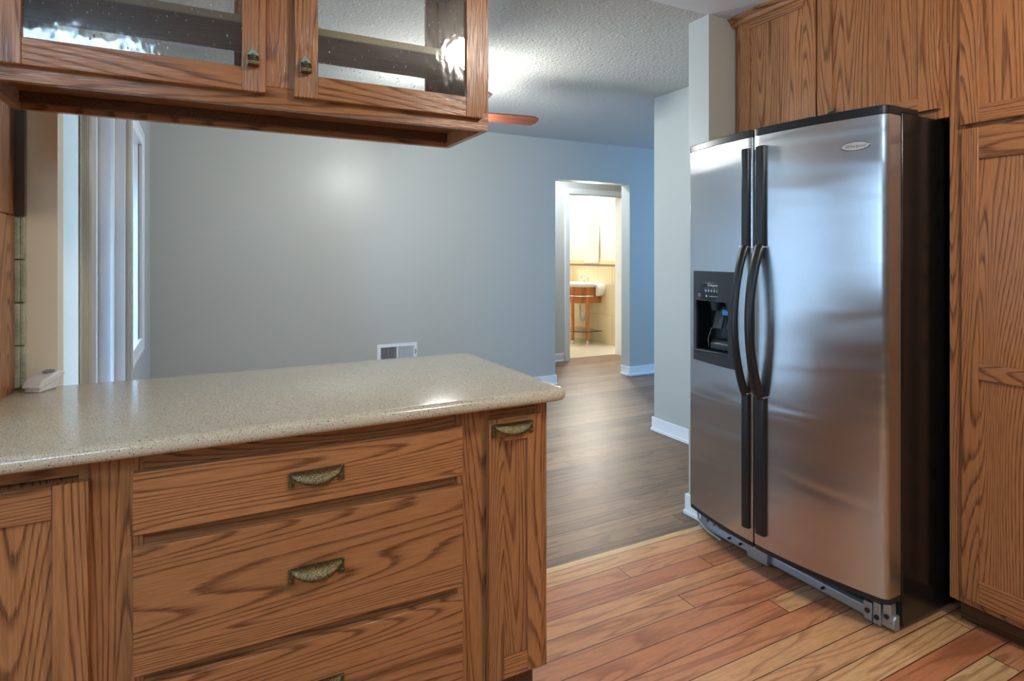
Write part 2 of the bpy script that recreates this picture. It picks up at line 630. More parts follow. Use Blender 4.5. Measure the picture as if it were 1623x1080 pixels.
baseboard('baseboard_back', -0.30, 3.112, YB - 0.014, YB, '-y')
baseboard('baseboard_back.001', 4.006, 7.1, YB - 0.014, YB, '-y')
baseboard('baseboard_opening_left', 3.10, 3.114, YB, YT, '+x')
baseboard('baseboard_opening_right', 4.006, 4.02, YB, YT, '-x')
baseboard('baseboard_hall', 2.4, 3.87, 6.016, 6.03, '-y')
baseboard('baseboard_side', 2.916, 2.93, 2.19, 3.364, '-x')
baseboard('baseboard_side.001', 2.93, 3.05, 3.35, 3.364, '+y')
baseboard('baseboard_stub', 2.121, 2.135, 2.075, 2.204, '-x')
baseboard('baseboard_stub.001', 2.135, 2.93, 2.19, 2.204, '+y')

# bathroom door casing
mb = MB()
for a, b in ((3.885, 3.95), (4.75, 4.815)):
    mb.box(a, b, 6.008, 6.03, 0, 2.0095)
mb.box(3.885, 4.815, 6.008, 6.03, 2.01, 2.075)
struct('trim_bath_door', mb, TRIM, bevel=0.004, smooth=True)
mb = MB().box(3.95, 3.962, 6.03, 6.15, 0, 2.01).box(4.738, 4.75, 6.03, 6.16, 0, 2.01).box(3.95, 4.75, 6.03, 6.15, 1.998, 2.01)
mb.box(4.735, 4.738, 6.085, 6.105, 0.97, 1.03)
struct('trim_bath_jamb', mb, TRIM)

# left wall openings: sidelight jamb, ribbed casing, glass door jamb with stop, casing, window
mb = MB().box(-0.46, -0.327, 2.252, 2.26, 0, 2.06).box(-0.425, -0.40, 2.244, 2.252, 0, 2.06)
struct('trim_1', mb, TRIM, bevel=0.001)
mb = MB()
for i, xx in enumerate((-0.3185, -0.3145, -0.3105, -0.3065)):
    mb.box(-0.325, xx, 2.256 + 0.006 * i, 2.36, 0, 2.10)
for yy in (2.285, 2.305, 2.325):
    mb.box(-0.325, -0.3035, yy, yy + 0.010, 0, 2.10)
struct('trim_2', mb, TRIMB, bevel=0.002, smooth=True)
mb = MB().box(-0.46, -0.347, 3.335, 3.36, 0, 2.05).box(-0.347, -0.305, 3.350, 3.36, 0, 2.05).box(-0.36, -0.347, 3.325, 3.335, 0, 2.03)
mb.box(-0.46, -0.325, 2.60, 3.36, 2.035, 2.05)
struct('trim_3', mb, TRIM, bevel=0.002, smooth=True)
mb = MB().box(-0.305, -0.290, 3.362, 3.43, 0, 2.12).box(-0.305, -0.285, 3.375, 3.41, 0, 2.12)
struct('trim_4', mb, TRIMB, bevel=0.002, smooth=True)
# glass door leaf and sidelight glazing
mb = MB().box(-0.445, -0.41, 2.61, 2.70, 0.01, 2.03).box(-0.445, -0.41, 3.305, 3.334, 0.01, 2.03).box(-0.445, -0.41, 2.70, 3.305, 0.01, 0.22).box(-0.445, -0.41, 2.70, 3.305, 1.93, 2.03)
d1 = struct('door_1', mb, TRIM, bevel=0.002)
link('glass_pane', MB().box(-0.430, -0.425, 2.70, 3.305, 0.22, 1.93), PANE, d1, smooth=False)
mb = MB().box(-0.445, -0.42, 2.14, 2.155, 0, 2.06).box(-0.445, -0.42, 2.225, 2.243, 0, 2.06)
d2 = struct('window_1', mb, TRIM)
link('glass_pane', MB().box(-0.435, -0.430, 2.155, 2.225, 0.0, 2.06), PANE, d2, smooth=False)
# picture-frame window: mitred casing
ya, yb_, za, zb, cw = 3.43, 4.14, 0.715, 1.985, 0.075


def mitred(x0, x1, cw, inset=0.0):
    a0, a1, c0, c1 = ya + inset, yb_ - inset, za + inset, zb - inset
    o = [(a0, c0), (a1, c0), (a1, c1), (a0, c1)]
    i = [(a0 + cw, c0 + cw), (a1 - cw, c0 + cw), (a1 - cw, c1 - cw), (a0 + cw, c1 - cw)]
    m = MB()
    for k in range(4):
        q = [o[k], o[(k + 1) % 4], i[(k + 1) % 4], i[k]]
        m.extrude(q, lambda p, z, t: (t, p, z), x0, x1)
    return m


mb = mitred(-0.305, -0.286, cw)
mb2 = mitred(-0.286, -0.281, 0.02)
mb.add(mb2.v, mb2.f)
win = struct('window_2', mb, TRIM, bevel=0.002, smooth=True)
fr = MB().box(-0.45, -0.305, 4.018, 4.06, 0.76, 1.94).box(-0.45, -0.305, 3.47, 4.06, 0.76, 0.79).box(-0.45, -0.305, 3.47, 4.06, 1.91, 1.94)
link('window_frame', fr, TRIM, win, smooth=False)
link('glass_pane', MB().box(-0.415, -0.41, 3.50, 4.02, 0.78, 1.92), PANE, win, smooth=False)
# kitchen window on the left
mb = MB().box(-1.7, -1.685, -0.27, -0.2, 0.95, 2.05).box(-1.7, -1.685, 1.1, 1.17, 0.95, 2.05).box(-1.7, -1.685, -0.2, 1.1, 0.95, 1.02).box(-1.7, -1.685, -0.2, 1.1, 1.98, 2.05)
struct('window_3', mb, TRIM)
# living room window
mb = MB().box(7.07, 7.1, 3.0, 3.06, 0.8, 2.2).box(7.07, 7.1, 4.74, 4.8, 0.8, 2.2).box(7.07, 7.1, 3.0, 4.8, 0.8, 0.86).box(7.07, 7.1, 3.0, 4.8, 2.14, 2.2)
struct('window_4', mb, TRIM)

# ------------------------------------------------------------------ cabinet builders
# a face frame or door in a plane: maps (a, z, t) -> xyz; t grows away from the viewer


def planeY(y):      # faces -Y, a = x
    return lambda a, z, t: (a, y + t, z)


def planeX(x):      # faces -X, a = y
    return lambda a, z, t: (x + t, a, z)


def slab(mp, a0, a1, z0, z1, t0, t1, mb=None, m=0):
    mb = mb or MB()
    p, q = mp(a0, z0, t0), mp(a1, z1, t1)
    return mb.box(p[0], q[0], p[1], q[1], min(p[2], q[2]), max(p[2], q[2]), m)


def shaker(root, mp, a0, a1, z0, z1, sl, sr, rb, rt, HG, mids=(), thick=0.02, name='door', panel_mat=None, panel_name=None, parent_name=None):
    """a framed door; returns the panel, which carries stiles and rails as sub-parts"""
    pm = panel_mat or OAKZ
    panel = P(root, name, slab(mp, a0 + sl - 0.008, a1 - sr + 0.008, z0 + rb - 0.008, z1 - rt + 0.008, 0.008, thick - 0.004), pm, smooth=False)
    for s0, s1 in ((a0, a0 + sl), (a1 - sr, a1)):
        P(root, 'stile', slab(mp, s0, s1, z0, z1, 0, thick), OAKZ, panel, bevel=0.0018)
    for r0, r1 in [(z0, z0 + rb), (z1 - rt, z1)] + list(mids):
        P(root, 'rail', slab(mp, a0 + sl, a1 - sr, r0, r1, 0.0004, thick), HG, panel, bevel=0.0014)
    return panel


def cup_pull(root, parent, c, w=0.114):
    """bin pull on a face looking -Y; c = middle of its top back edge"""
    x, y, z = c
    mb = MB()
    nu, nt = 24, 9
    vs = []
    for i in range(nu + 1):
        u = -1 + 2 * i / nu
        e = math.sqrt(max(0.0, 1 - u * u))
        dep, drop = 0.004 + 0.026 * (e * e) ** 0.6, 0.004 + 0.019 * (e * e) ** 0.85
        for j in range(nt + 1):
            t = j / nt * PI / 2 * 1.08
            vs.append((x + u * w / 2, y - dep * math.sin(t), z - drop * (1 - math.cos(t))))
    fs = [(i * (nt + 1) + j, (i + 1) * (nt + 1) + j, (i + 1) * (nt + 1) + j + 1, i * (nt + 1) + j + 1) for i in range(nu) for j in range(nt)]
    mb.add(vs, fs)
    pull = P(root, 'cup_pull', mb, BRASS, parent, solid=0.0024)
    for s in (-1, 1):
        ear = MB().box(x + s * (w / 2 - 0.002) - 0.006, x + s * (w / 2 - 0.002) + 0.006, y - 0.005, y, z - 0.033, z + 0.001)
        ear.lathe([(0.0045, 0), (0.004, 0.002), (0.001, 0.004)], (0, 0, 0), 10)
        n = 30
        for k in range(len(ear.v) - n, len(ear.v)):
            px, py, pz = ear.v[k]
            ear.v[k] = (x + s * (w / 2 - 0.002) + px, y - 0.004 - pz, z - 0.025 + py)
        P(root, 'ear', ear, BRASS, parent, bevel=0.0012)
    return pull


# ------------------------------------------------------------------ peninsula base cabinets
YF = 1.40           # door and drawer fronts
FY = 1.424          # face frame
CB, CT = 0.131, 0.876
front = planeY(YF)
frame = planeY(FY)


def base_body(root, x0, x1):
    P(root, 'body', MB().box(x0, x1, FY + 0.02, 2.0, CB, CT), OAKZ, smooth=False)
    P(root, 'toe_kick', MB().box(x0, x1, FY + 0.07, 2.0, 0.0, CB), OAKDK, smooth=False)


def stile(root, mp, a0, a1, z0, z1, mat=None):
    P(root, 'face_stile', slab(mp, a0, a1, z0, z1, 0, 0.02), mat or OAKZ, bevel=0.001)


def rail(root, mp, a0, a1, z0, z1, mat=None):
    P(root, 'face_rail', slab(mp, a0, a1, z0, z1, 0.0006, 0.02), mat or OAKX, bevel=0.001)


# left unit with a door
t = thing('base_cabinet', 'oak base cabinet with framed panel door at the left end of the peninsula', 'cabinet', (-0.5, 1.7, 0))
base_body(t, -0.86, -0.146)
stile(t, frame, -0.206, -0.146, CB, CT)
stile(t, frame, -0.86, -0.80, CB, CT)
rail(t, frame, -0.80, -0.206, CT - 0.036, CT)
rail(t, frame, -0.80, -0.206, CB, CB + 0.04)
shaker(t, front, -0.82, -0.188, 0.152, 0.834, 0.057, 0.057, 0.06, 0.064, OAKX)
# drawer unit
t = thing('base_cabinet', 'oak base cabinet with a stack of three wide drawers under the counter', 'cabinet', (0.24, 1.7, 0))
base_body(t, -0.146, 0.623)
stile(t, frame, -0.146, -0.098, CB, CT)
stile(t, frame, 0.583, 0.623, CB, CT)
for z0, z1 in ((0.832, CT), (0.672, 0.722), (0.392, 0.44), (CB, CB + 0.04)):
    rail(t, frame, -0.098, 0.583, z0, z1)
for z0, z1, pz in ((0.705, 0.8355, 0.786), (0.4225, 0.683, 0.572), (0.150, 0.4025, 0.305)):
    b = MB()
    x0, x1, e = -0.115, 0.596, 0.010
    b.extrude([(YF, z0 + 0.006), (YF, z1), (YF + 0.0195, z1), (YF + 0.0195, z0 + 0.016), (YF + 0.012, z0)], lambda p, q, tt_: (tt_, p, q), x0, x1)
    d = P(t, 'drawer', b, OAKX, bevel=0.0014)
    cup_pull(t, d, (0.2375, YF, pz))
# slim unit
t = thing('base_cabinet', 'narrow oak pull-out base cabinet with one tall slim door at the peninsula end', 'cabinet', (0.74, 1.7, 0))
base_body(t, 0.623, 0.853)
stile(t, frame, 0.623, 0.682, CB, CT)
stile(t, frame, 0.822, 0.853, CB, CT)
rail(t, frame, 0.682, 0.822, 0.838, CT)
rail(t, frame, 0.682, 0.822, CB, CB + 0.03)
d = shaker(t, front, 0.670, 0.829, 0.152, 0.8405, 0.044, 0.044, 0.052, 0.062, OAKX)
cup_pull(t, d, (0.739, YF, 0.826))
P(t, 'end_panel', MB().box(0.853, 0.858, FY, 2.0, CB, CT), OAKZ, smooth=False)

# countertop with bullnose edge and rounded outer corner


def counter():
    z0, z1 = 0.877, 0.911
    rb = (z1 - z0) / 2
    x0, x1, y0, y1, rc = -1.70, 0.890, 1.352, 2.045, 0.035
    out = [(x0, y1), (x0, y0)]
    for k in range(9):
        a = -PI / 2 + k / 8 * PI / 2
        out.append((x1 - rc + rc * math.cos(a), y0 + rc + rc * math.sin(a)))
    for k in range(9):
        a = k / 8 * PI / 2
        out.append((x1 - rc + rc * math.cos(a), y1 - rc + rc * math.sin(a)))
    n = len(out)
    # inward offset rings for the half round edge on the free sides (front, right, back)
    def off(i, d):
        p, q, r = out[i - 1], out[i], out[(i + 1) % n]
        nx = ny = 0.0
        for a, b in ((p, q), (q, r)):
            ex, ey = b[0] - a[0], b[1] - a[1]
            l = math.hypot(ex, ey) or 1
            nx += -ey / l
            ny += ex / l
        l = math.hypot(nx, ny)
        nx, ny = nx / l, ny / l
        if i in (0, 1):
            nx, ny = 0.0, (1.0 if i == 1 else -1.0)
        return (q[0] + nx * d, q[1] + ny * d)
    rings = []
    for k in range(11):
        a = -PI / 2 + k / 10 * PI
        d = rb * (1 - math.cos(a))
        z = (z0 + z1) / 2 + rb * math.sin(a)
        rings.append([(*off(i, d), z) for i in range(n)])
    vs = [p for r in rings for p in r]
    fs = [(k * n + i, k * n + (i + 1) % n, (k + 1) * n + (i + 1) % n, (k + 1) * n + i) for k in range(10) for i in range(n)]
    fs += [tuple(range(n - 1, -1, -1)), tuple(10 * n + i for i in range(n))]
    return MB().add(vs, fs)


solo('countertop', counter(), QUARTZ, 'beige speckled stone countertop with rounded edge over the oak peninsula', 'countertop')

# small white gadget on the counter
t = thing('plastic_gadget', 'small white plastic gadget with grey button standing on the countertop by the left wall', 'gadget', (-0.385, 2.0, 0.911))
Mg = Matrix.Translation((-0.368, 1.995, 0.911)) @ Matrix.Rotation(math.radians(-28), 4, 'Z')


def tr(mb, M):
    mb.v = [tuple(M @ Vector(p)) for p in mb.v]
    return mb


b = MB()
b.extrude([(-0.036, 0.0), (0.024, 0.0), (0.040, 0.030), (-0.030, 0.016)], lambda p, q, s: (s, p, q), -0.021, 0.021)
P(t, 'base', tr(b, Mg), WHITEPL, bevel=0.003)
b = MB()
b.extrude([(-0.042, 0.012), (-0.034, 0.008), (0.044, 0.030), (0.050, 0.040), (0.030, 0.046), (-0.030, 0.030)], lambda p, q, s: (s, p, q), -0.025, 0.025)
P(t, 'cover', tr(b, Mg), WHITEPL, bevel=0.007, seg=4)
b = MB().lathe([(0.012, 0), (0.012, 0.004), (0.009, 0.006)], (0, 0, 0), 16, sx=1.3)
P(t, 'button', tr(b, Mg @ Matrix.Translation((0.0, 0.022, 0.042)) @ Matrix.Rotation(math.radians(14), 4, 'X')), GREYPL)

# ------------------------------------------------------------------ glass upper cabinet over the peninsula
t = thing('glass_cabinet', 'oak upper cabinet with seeded glass doors hanging over the peninsula', 'cabinet', (0.17, 1.7, 1.627))
UX0, UX1, UYF, UYB, UZ0, UZ1 = -0.400, 0.739, 1.55, 1.86, 1.627, 2.405
for x0, x1 in ((UX0, UX0 + 0.018), (UX1 - 0.018, UX1)):
    P(t, 'side_panel', MB().box(x0, x1, UYF + 0.02, UYB - 0.02, UZ0, UZ1), OAKIN if x0 < 0 else OAKZ, smooth=False)
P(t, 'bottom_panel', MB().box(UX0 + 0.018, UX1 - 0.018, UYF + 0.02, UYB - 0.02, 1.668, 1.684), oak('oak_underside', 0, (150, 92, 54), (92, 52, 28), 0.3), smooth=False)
P(t, 'top_panel', MB().box(UX0 + 0.018, UX1 - 0.018, UYF + 0.02, UYB - 0.02, 2.385, 2.405), OAKIN, smooth=False)
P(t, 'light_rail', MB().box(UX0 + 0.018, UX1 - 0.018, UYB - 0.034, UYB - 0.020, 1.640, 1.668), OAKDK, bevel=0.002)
for zz in (1.840, 2.095):
    s = P(t, 'shelf', MB().box(UX0 + 0.018, UX1 - 0.018, UYF + 0.052, UYB - 0.03, zz, zz + 0.016), OAKIN, smooth=False)
    P(t, 'shelf_edge', MB().box(UX0 + 0.018, UX1 - 0.03, UYF + 0.044, UYF + 0.052, zz - 0.001, zz + 0.017), OAKSH, s, smooth=False)
for mp, HG in ((planeY(UYF), OAKX), (planeY(UYB - 0.02), OAKX)):
    for a, b_ in ((UX0, -0.354), (0.122, 0.224), (0.698, UX1)):
        stile(t, mp, a, b_, UZ0 + 0.052, UZ1)
    rail(t, mp, UX0, UX1, UZ0, UZ0 + 0.052)
    rail(t, mp, UX0, UX1, UZ1 - 0.03, UZ1 - 0.0005)


def chevron_pull(root, parent, x, y, z):
    b = MB()
    prof = [(-0.013, -0.020), (0.013, -0.020), (0.013, 0.008), (0.009, 0.012), (0.006, 0.018), (0.0, 0.021), (-0.006, 0.018), (-0.009, 0.012), (-0.013, 0.008)]
    b.extrude(prof, lambda p, q, s: (x + p, y + s, z + q), -0.004, 0.0)
    pl = P(root, 'pull_plate', b, PEWTER, parent, bevel=0.001)
    g = MB()
    g.extrude([(0, 0.006), (-0.012, 0.000), (-0.024, -0.014), (-0.022, -0.022), (0.0, -0.022)], lambda p, q, s: (x + s, y - 0.003 + p, z + q), -0.012, 0.012)
    for k in range(3):
        for sgn in (-1, 1):
            zz = z + 0.004 - 0.007 * k
            yy = y - 0.010 - 0.006 * k
            g.tube([(x, yy - 0.001, zz + 0.003), (x + sgn * 0.011, yy, zz - 0.005)], 0.0013, 6)
    P(root, 'pull_knob', g, BRASS, parent, bevel=0.002)


for yq, fwd in ((UYF - 0.02, True), (UYB, False)):
    for a0, a1 in ((-0.372, 0.143), (0.208, 0.714)):
        mp = planeY(yq)
        pn = P(t, 'door', slab(mp, a0 + 0.048, a1 - 0.045, 1.7055, 2.305, 0.008, 0.012), SEEDED, smooth=False)
        for s0, s1 in ((a0, a0 + 0.055), (a1 - 0.052, a1)):
            P(t, 'stile', slab(mp, s0, s1, 1.6575, 2.365, 0, 0.019), OAKZ, pn, bevel=0.0018)
        for r0, r1 in ((1.6575, 1.7135), (2.30, 2.365)):
            P(t, 'rail', slab(mp, a0 + 0.055, a1 - 0.052, r0, r1, 0.0004, 0.019), OAKX, pn, bevel=0.0014)
        if fwd:
            chevron_pull(t, pn, 0.114 if a0 < 0 else 0.2325, yq, 1.737)

# ------------------------------------------------------------------ left hutch, filler and tiles
t = thing('wall_cabinet', 'brown oak wall cabinet side panel at the left edge above the countertop', 'cabinet', (-0.7, 1.8, 1.378))
P(t, 'body', MB().box(-1.2, -0.450, 1.62, 2.03, 1.378, 2.405), OAKZ, smooth=False)
P(t, 'side_panel', MB().box(-0.450, -0.434, 1.62, 2.024, 1.378, 2.405), OAKZ, bevel=0.002)
P(t, 'filler_strip', MB().box(-0.438, -0.4125, 2.026, 2.049, 1.378, 2.405), plain('umber_filler', srgb(84, 70, 64), 0.22), smooth=False)
t = thing('counter_cabinet', 'reddish oak end panel standing on the countertop at the left edge', 'cabinet', (-0.7, 1.8, 0.911))
P(t, 'body', MB().box(-1.2, -0.450, 1.62, 2.02, 0.911, 1.376), OAKZ, smooth=False)
P(t, 'side_panel', MB().box(-0.450, -0.432, 1.62, 2.022, 0.911, 1.376), OAKZ, bevel=0.002)
mb = MB()
for k in range(4):
    z0 = 0.912 + k * 0.116
    mb.box(-0.60, -0.424, 2.031, 2.049, z0, z0 + 0.113)
    mb.box(-0.424, -0.413, 2.034, 2.049, z0, z0 + 0.113)
solo('tile_backsplash', mb, TRAV, 'column of four grey-green stone tiles rising from the countertop beside the end panel', 'tile', bevel=0.003)

# ------------------------------------------------------------------ pantry and over-fridge cabinet
PX, PXF = 2.29, 2.31
pf, pfr = planeX(PX), planeX(PXF)
t = thing('pantry_cabinet', 'tall oak pantry cabinet right of the refrigerator', 'cabinet', (2.6, 0.74, 0))
P(t, 'body', MB().box(PXF + 0.02, 2.945, 0.36, 1.125, 0.085, 2.40), OAKZ, smooth=False)
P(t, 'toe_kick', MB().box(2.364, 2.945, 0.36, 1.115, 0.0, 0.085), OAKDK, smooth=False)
stile(t, pfr, 1.058, 1.125, 0.085, 2.40)
stile(t, pfr, 0.36, 0.43, 0.085, 2.40)
for z0, z1 in ((0.085, 0.13), (1.68, 1.73), (2.34, 2.40)):
    rail(t, pfr, 0.43, 1.058, z0, z1, OAKY)
shaker(t, pf, 0.405, 1.085, 1.712, 2.362, 0.056, 0.058, 0.058, 0.06, OAKY)
d = shaker(t, pf, 0.405, 1.080, 0.112, 1.6955, 0.05, 0.050, 0.075, 0.105, OAKY, mids=((0.857, 0.910),))
P(t, 'crown_moulding', MB().extrude([(PX, 2.368), (PX - 0.010, 2.374), (PX - 0.016, 2.39), (PX - 0.034, 2.400), (PX - 0.034, 2.4095), (PXF + 0.01, 2.4095), (PXF + 0.01, 2.368)],
                                    lambda p, q, s: (p, s, q), 0.36, 1.1255), OAKY, bevel=0.001)
t = thing('wall_cabinet', 'oak wall cabinet with two framed doors above the refrigerator', 'cabinet', (2.6, 1.6, 1.75))
P(t, 'body', MB().box(PXF + 0.02, 2.945, 1.127, 2.057, 1.752, 2.40), OAKZ, smooth=False)
stile(t, pfr, 1.127, 1.172, 1.752, 2.40)
stile(t, pfr, 1.985, 2.057, 1.752, 2.40)
stile(t, pfr, 1.585, 1.645, 1.80, 2.35)
rail(t, pfr, 1.172, 1.985, 1.752, 1.80, OAKY)
rail(t, pfr, 1.172, 1.985, 2.35, 2.40, OAKY)


def little_pull(root, parent, y, z):
    b = MB().box(PX - 0.004, PX, y - 0.011, y + 0.011, z - 0.022, z + 0.012)
    b.extrude([(PX, 0.004), (PX - 0.014, -0.006), (PX - 0.024, -0.014), (PX - 0.022, -0.022), (PX, -0.022)], lambda p, q, s: (p, y + s, z + q), -0.010, 0.010)
    P(root, 'pull', b, BRASS, parent, bevel=0.0015)


d = shaker(t, pf, 1.6205, 2.022, 1.785, 2.368, 0.063, 0.064, 0.067, 0.033, OAKY)
little_pull(t, d, 1.652, 1.845)
d = shaker(t, pf, 1.151, 1.612, 1.785, 2.368, 0.068, 0.064, 0.050, 0.033, OAKY)
little_pull(t, d, 1.545, 1.858)
P(t, 'crown_moulding', MB().extrude([(PX, 2.368), (PX - 0.010, 2.374), (PX - 0.016, 2.39), (PX - 0.034, 2.400), (PX - 0.034, 2.4095), (PXF + 0.01, 2.4095), (PXF + 0.01, 2.368)],
                                    lambda p, q, s: (p, s, q), 1.127, 2.057), OAKY, bevel=0.001)

# ------------------------------------------------------------------ refrigerator
t = thing('refrigerator', 'stainless steel side-by-side refrigerator with black handles and ice dispenser', 'refrigerator', (2.4, 1.6, 0))


def fx(y):
    return 1.937 + 0.064 * ((y - 1.605) / 0.447) ** 2


def outline(ya, yb, back, off=0.0, r_a=0.0, r_b=0.0, n=18):
    """ccw footprint of a door from y=ya to yb, bowed front, optionally rounded front corners"""
    pts = []
    for k in range(n + 1):
        y = ya + (yb - ya) * k / n
        x = fx(y) + off
        for e, r in ((y - ya, r_a), (yb - y, r_b)):
            if r and e < r:
                x += r - math.sqrt(max(0.0, r * r - (r - e) ** 2))
        pts.append((x, y))
    # extra points close to the rounded ends
    ex = []
    for r, sgn, y0 in ((r_a, 1, ya), (r_b, -1, yb)):
        if r:
            for e in (0.0008, 0.002, 0.004, 0.007, 0.011, 0.016):
                if e < r:
                    y = y0 + sgn * e
                    ex.append((fx(y) + off + r - math.sqrt(max(0.0, r * r - (r - e) ** 2)), y))
    pts = sorted(pts + ex, key=lambda q: q[1])
    return [(back, ya)] + [(back, yb)][:0] + list(reversed([])) + _ccw(pts, back, ya, yb)


def _ccw(front, back, ya, yb):
    # front runs from ya to yb on the -X side; go back side first
    return [(back, yb)] + [(x, y) for x, y in reversed(front)]


BX = 2.078
DZ0, DZ1 = 0.136, 1.737
# the case
P(t, 'case', MB().box(2.092, 2.80, 1.160, 2.048, 0.02, 1.750), BLACK, bevel=0.004)
P(t, 'gasket', MB().box(2.070, 2.096, 1.170, 2.040, 0.14, 1.735), BLACKD, smooth=False)
for y in (1.166, 1.983):
    P(t, 'hinge_cover', MB().box(2.05, 2.20, y, y + 0.059, 1.750, 1.772), BLACKM, bevel=0.006, seg=3)


def door(ya, yb, r_a, r_b, cut=None):
    mb = MB()
    if not cut:
        mb.prism(outline(ya, yb, BX, 0, r_a, r_b), DZ0, DZ1)
    else:
        c0, c1, z0, z1 = cut
        mb.prism(outline(ya, yb, BX, 0, r_a, r_b), DZ0, z0)
        mb.prism(outline(ya, yb, BX, 0, r_a, r_b), z1, DZ1)
        mb.prism(outline(ya, c0, BX, 0, r_a, 0), z0, z1)
        mb.prism(outline(c1, yb, BX, 0, 0, r_b), z0, z1)
        mb.box(BX - 0.015, BX, c0, c1, z0, z1)
    dr = P(t, 'door', mb, STEEL)
    P(t, 'door_cap', MB().prism(outline(ya, yb, BX, -0.001, r_a, r_b), DZ1, 1.768), BLACKM, dr, bevel=0.003)
    P(t, 'door_sill', MB().prism(outline(ya, yb, BX, 0.002, r_a, r_b), DZ0 - 0.02, DZ0), BLACKM, dr, bevel=0.002)
    return dr


right = door(1.158, 1.634, 0.02, 0.006)
DY0, DY1, DQ0, DQ1 = 1.764, 1.976, 0.850, 1.072
left = door(1.641, 2.052, 0.006, 0.02, (DY0, DY1, DQ0, DQ1))


def handle(dr, y0, y1):
    yc, wd = (y0 + y1) / 2, (y1 - y0)
    def strip(za, zb, rt, rb):
        b = MB()
        pr = [(-wd / 2, 0.004), (-wd / 2, -0.008), (-wd / 2 + 0.008, -0.017), (wd / 2 - 0.008, -0.017), (wd / 2, -0.008), (wd / 2, 0.004)]
        b.extrude(pr, lambda p, q, s: (fx(yc) + q, yc + p, s), za, zb)
        return P(t, 'handle', b, BLACKM, dr, bevel=0.004, seg=3)
    strip(1.302, 1.695, 0, 0)
    strip(0.185, 0.722, 0, 0)
    b = MB()
    pts, rs = [], []
    n = 26
    for k in range(n + 1):
        u = k / n
        z = 0.722 + (1.302 - 0.722) * u
        s = math.sin(PI * u) ** 0.75
        pts.append((fx(yc) - 0.010 - 0.060 * s, yc, z))
        rs.append(0.5 * wd * (1.0 - 0.16 * s))
    b.tube(pts, rs, 14, flat=1.0)
    # slim the grip in depth
    b.v = [(c[0] + (x - c[0]) * 0.62, y, z) for (x, y, z), c in zip(b.v, [pts[i // 14] for i in range(len(b.v))])]
    P(t, 'handle_grip', b, BLACKM, dr)
    for z in (0.722, 1.302):
        P(t, 'handle_ring', MB().box(fx(yc) - 0.0195, fx(yc) + 0.002, y0 - 0.001, y1 + 0.001, z - 0.0025, z + 0.0025), CHROME, dr, bevel=0.001)


handle(left, 1.650, 1.690)
handle(right, 1.574, 1.622)

# dispenser bezel: a bowed black frame round the recess
EY0, EY1, EZ0, EZ1 = 1.722, 1.999, 0.803, 1.201
mb = MB()


def bow(ya, yb, za, zb, off=-0.009, back=0.003):
    n = 8
    f = [(fx(ya + (yb - ya) * k / n) + off, ya + (yb - ya) * k / n) for k in range(n + 1)]
    bk = [(fx(y) + back, y) for x, y in f]
    mb.prism(list(reversed(f)) + bk, za, zb)


bow(EY0, EY1, DQ1, EZ1)
bow(EY0, EY1, EZ0, DQ0)
bow(EY0, DY0, DQ0, DQ1)
bow(DY1, EY1, DQ0, DQ1)
disp = P(t, 'ice_dispenser', mb, CHAR, left)
lin = MB()
xb = BX - 0.016
lin.box(xb - 0.003, xb, DY0, DY1, DQ0, DQ1)
lin.box(fx(DY1) + 0.001, xb, DY1 - 0.003, DY1, DQ0, DQ1).box(fx(DY0) + 0.001, xb, DY0, DY0 + 0.003, DQ0, DQ1)
lin.box(fx(DY1) + 0.001, xb, DY0, DY1, DQ1 - 0.003, DQ1).box(1.985, xb, DY0, DY1, DQ0, DQ0 + 0.006)
P(t, 'recess_liner', lin, BLACKM, left, smooth=False)
# ice chute, paddles, water lever, drip tray
ch = MB().lathe([(0.030, 0.0), (0.022, -0.03), (0.020, -0.04)], (2.02, 1.905, DQ1 - 0.003), 16)
ch.lathe([(0.026, 0.0), (0.018, -0.03), (0.016, -0.04)], (2.02, 1.825, DQ1 - 0.003), 16)
P(t, 'ice_chute', ch, CHAR, left)
for yy, wdt in ((1.885, 0.026), (1.815, 0.020)):
    b = MB()
    b.extrude([(2.030, 1.045), (2.036, 1.045), (2.012, 0.955), (2.000, 0.950)], lambda p, q, s: (p, yy + s, q), -wdt, wdt)
    P(t, 'paddle', b, CHAR, left, bevel=0.004)
P(t, 'water_nozzle', MB().box(2.005, 2.04, 1.822, 1.862, 1.01, 1.036), BLUEP, left, bevel=0.006, seg=3)
b = MB()
b.extrude([(2.0, 0.856), (1.998, 0.885), (2.02, 0.902), (2.05, 0.902), (2.05, 0.856)], lambda p, q, s: (p, s, q), 1.775, 1.925)
P(t, 'drip_block', b, CHAR, left, bevel=0.008, seg=3)
b = MB().tube([(2.005, 1.935, 0.862), (1.998, 1.932, 0.905), (2.005, 1.920, 0.945), (2.015, 1.905, 0.962)], 0.0022, 8)
P(t, 'wire_lever', b, CHROME, left)
P(t, 'tray_lip', MB().box(fx(1.87) - 0.004, 2.0, DY0, DY1, DQ0 - 0.004, DQ0 + 0.006), CHAR, left, bevel=0.003)
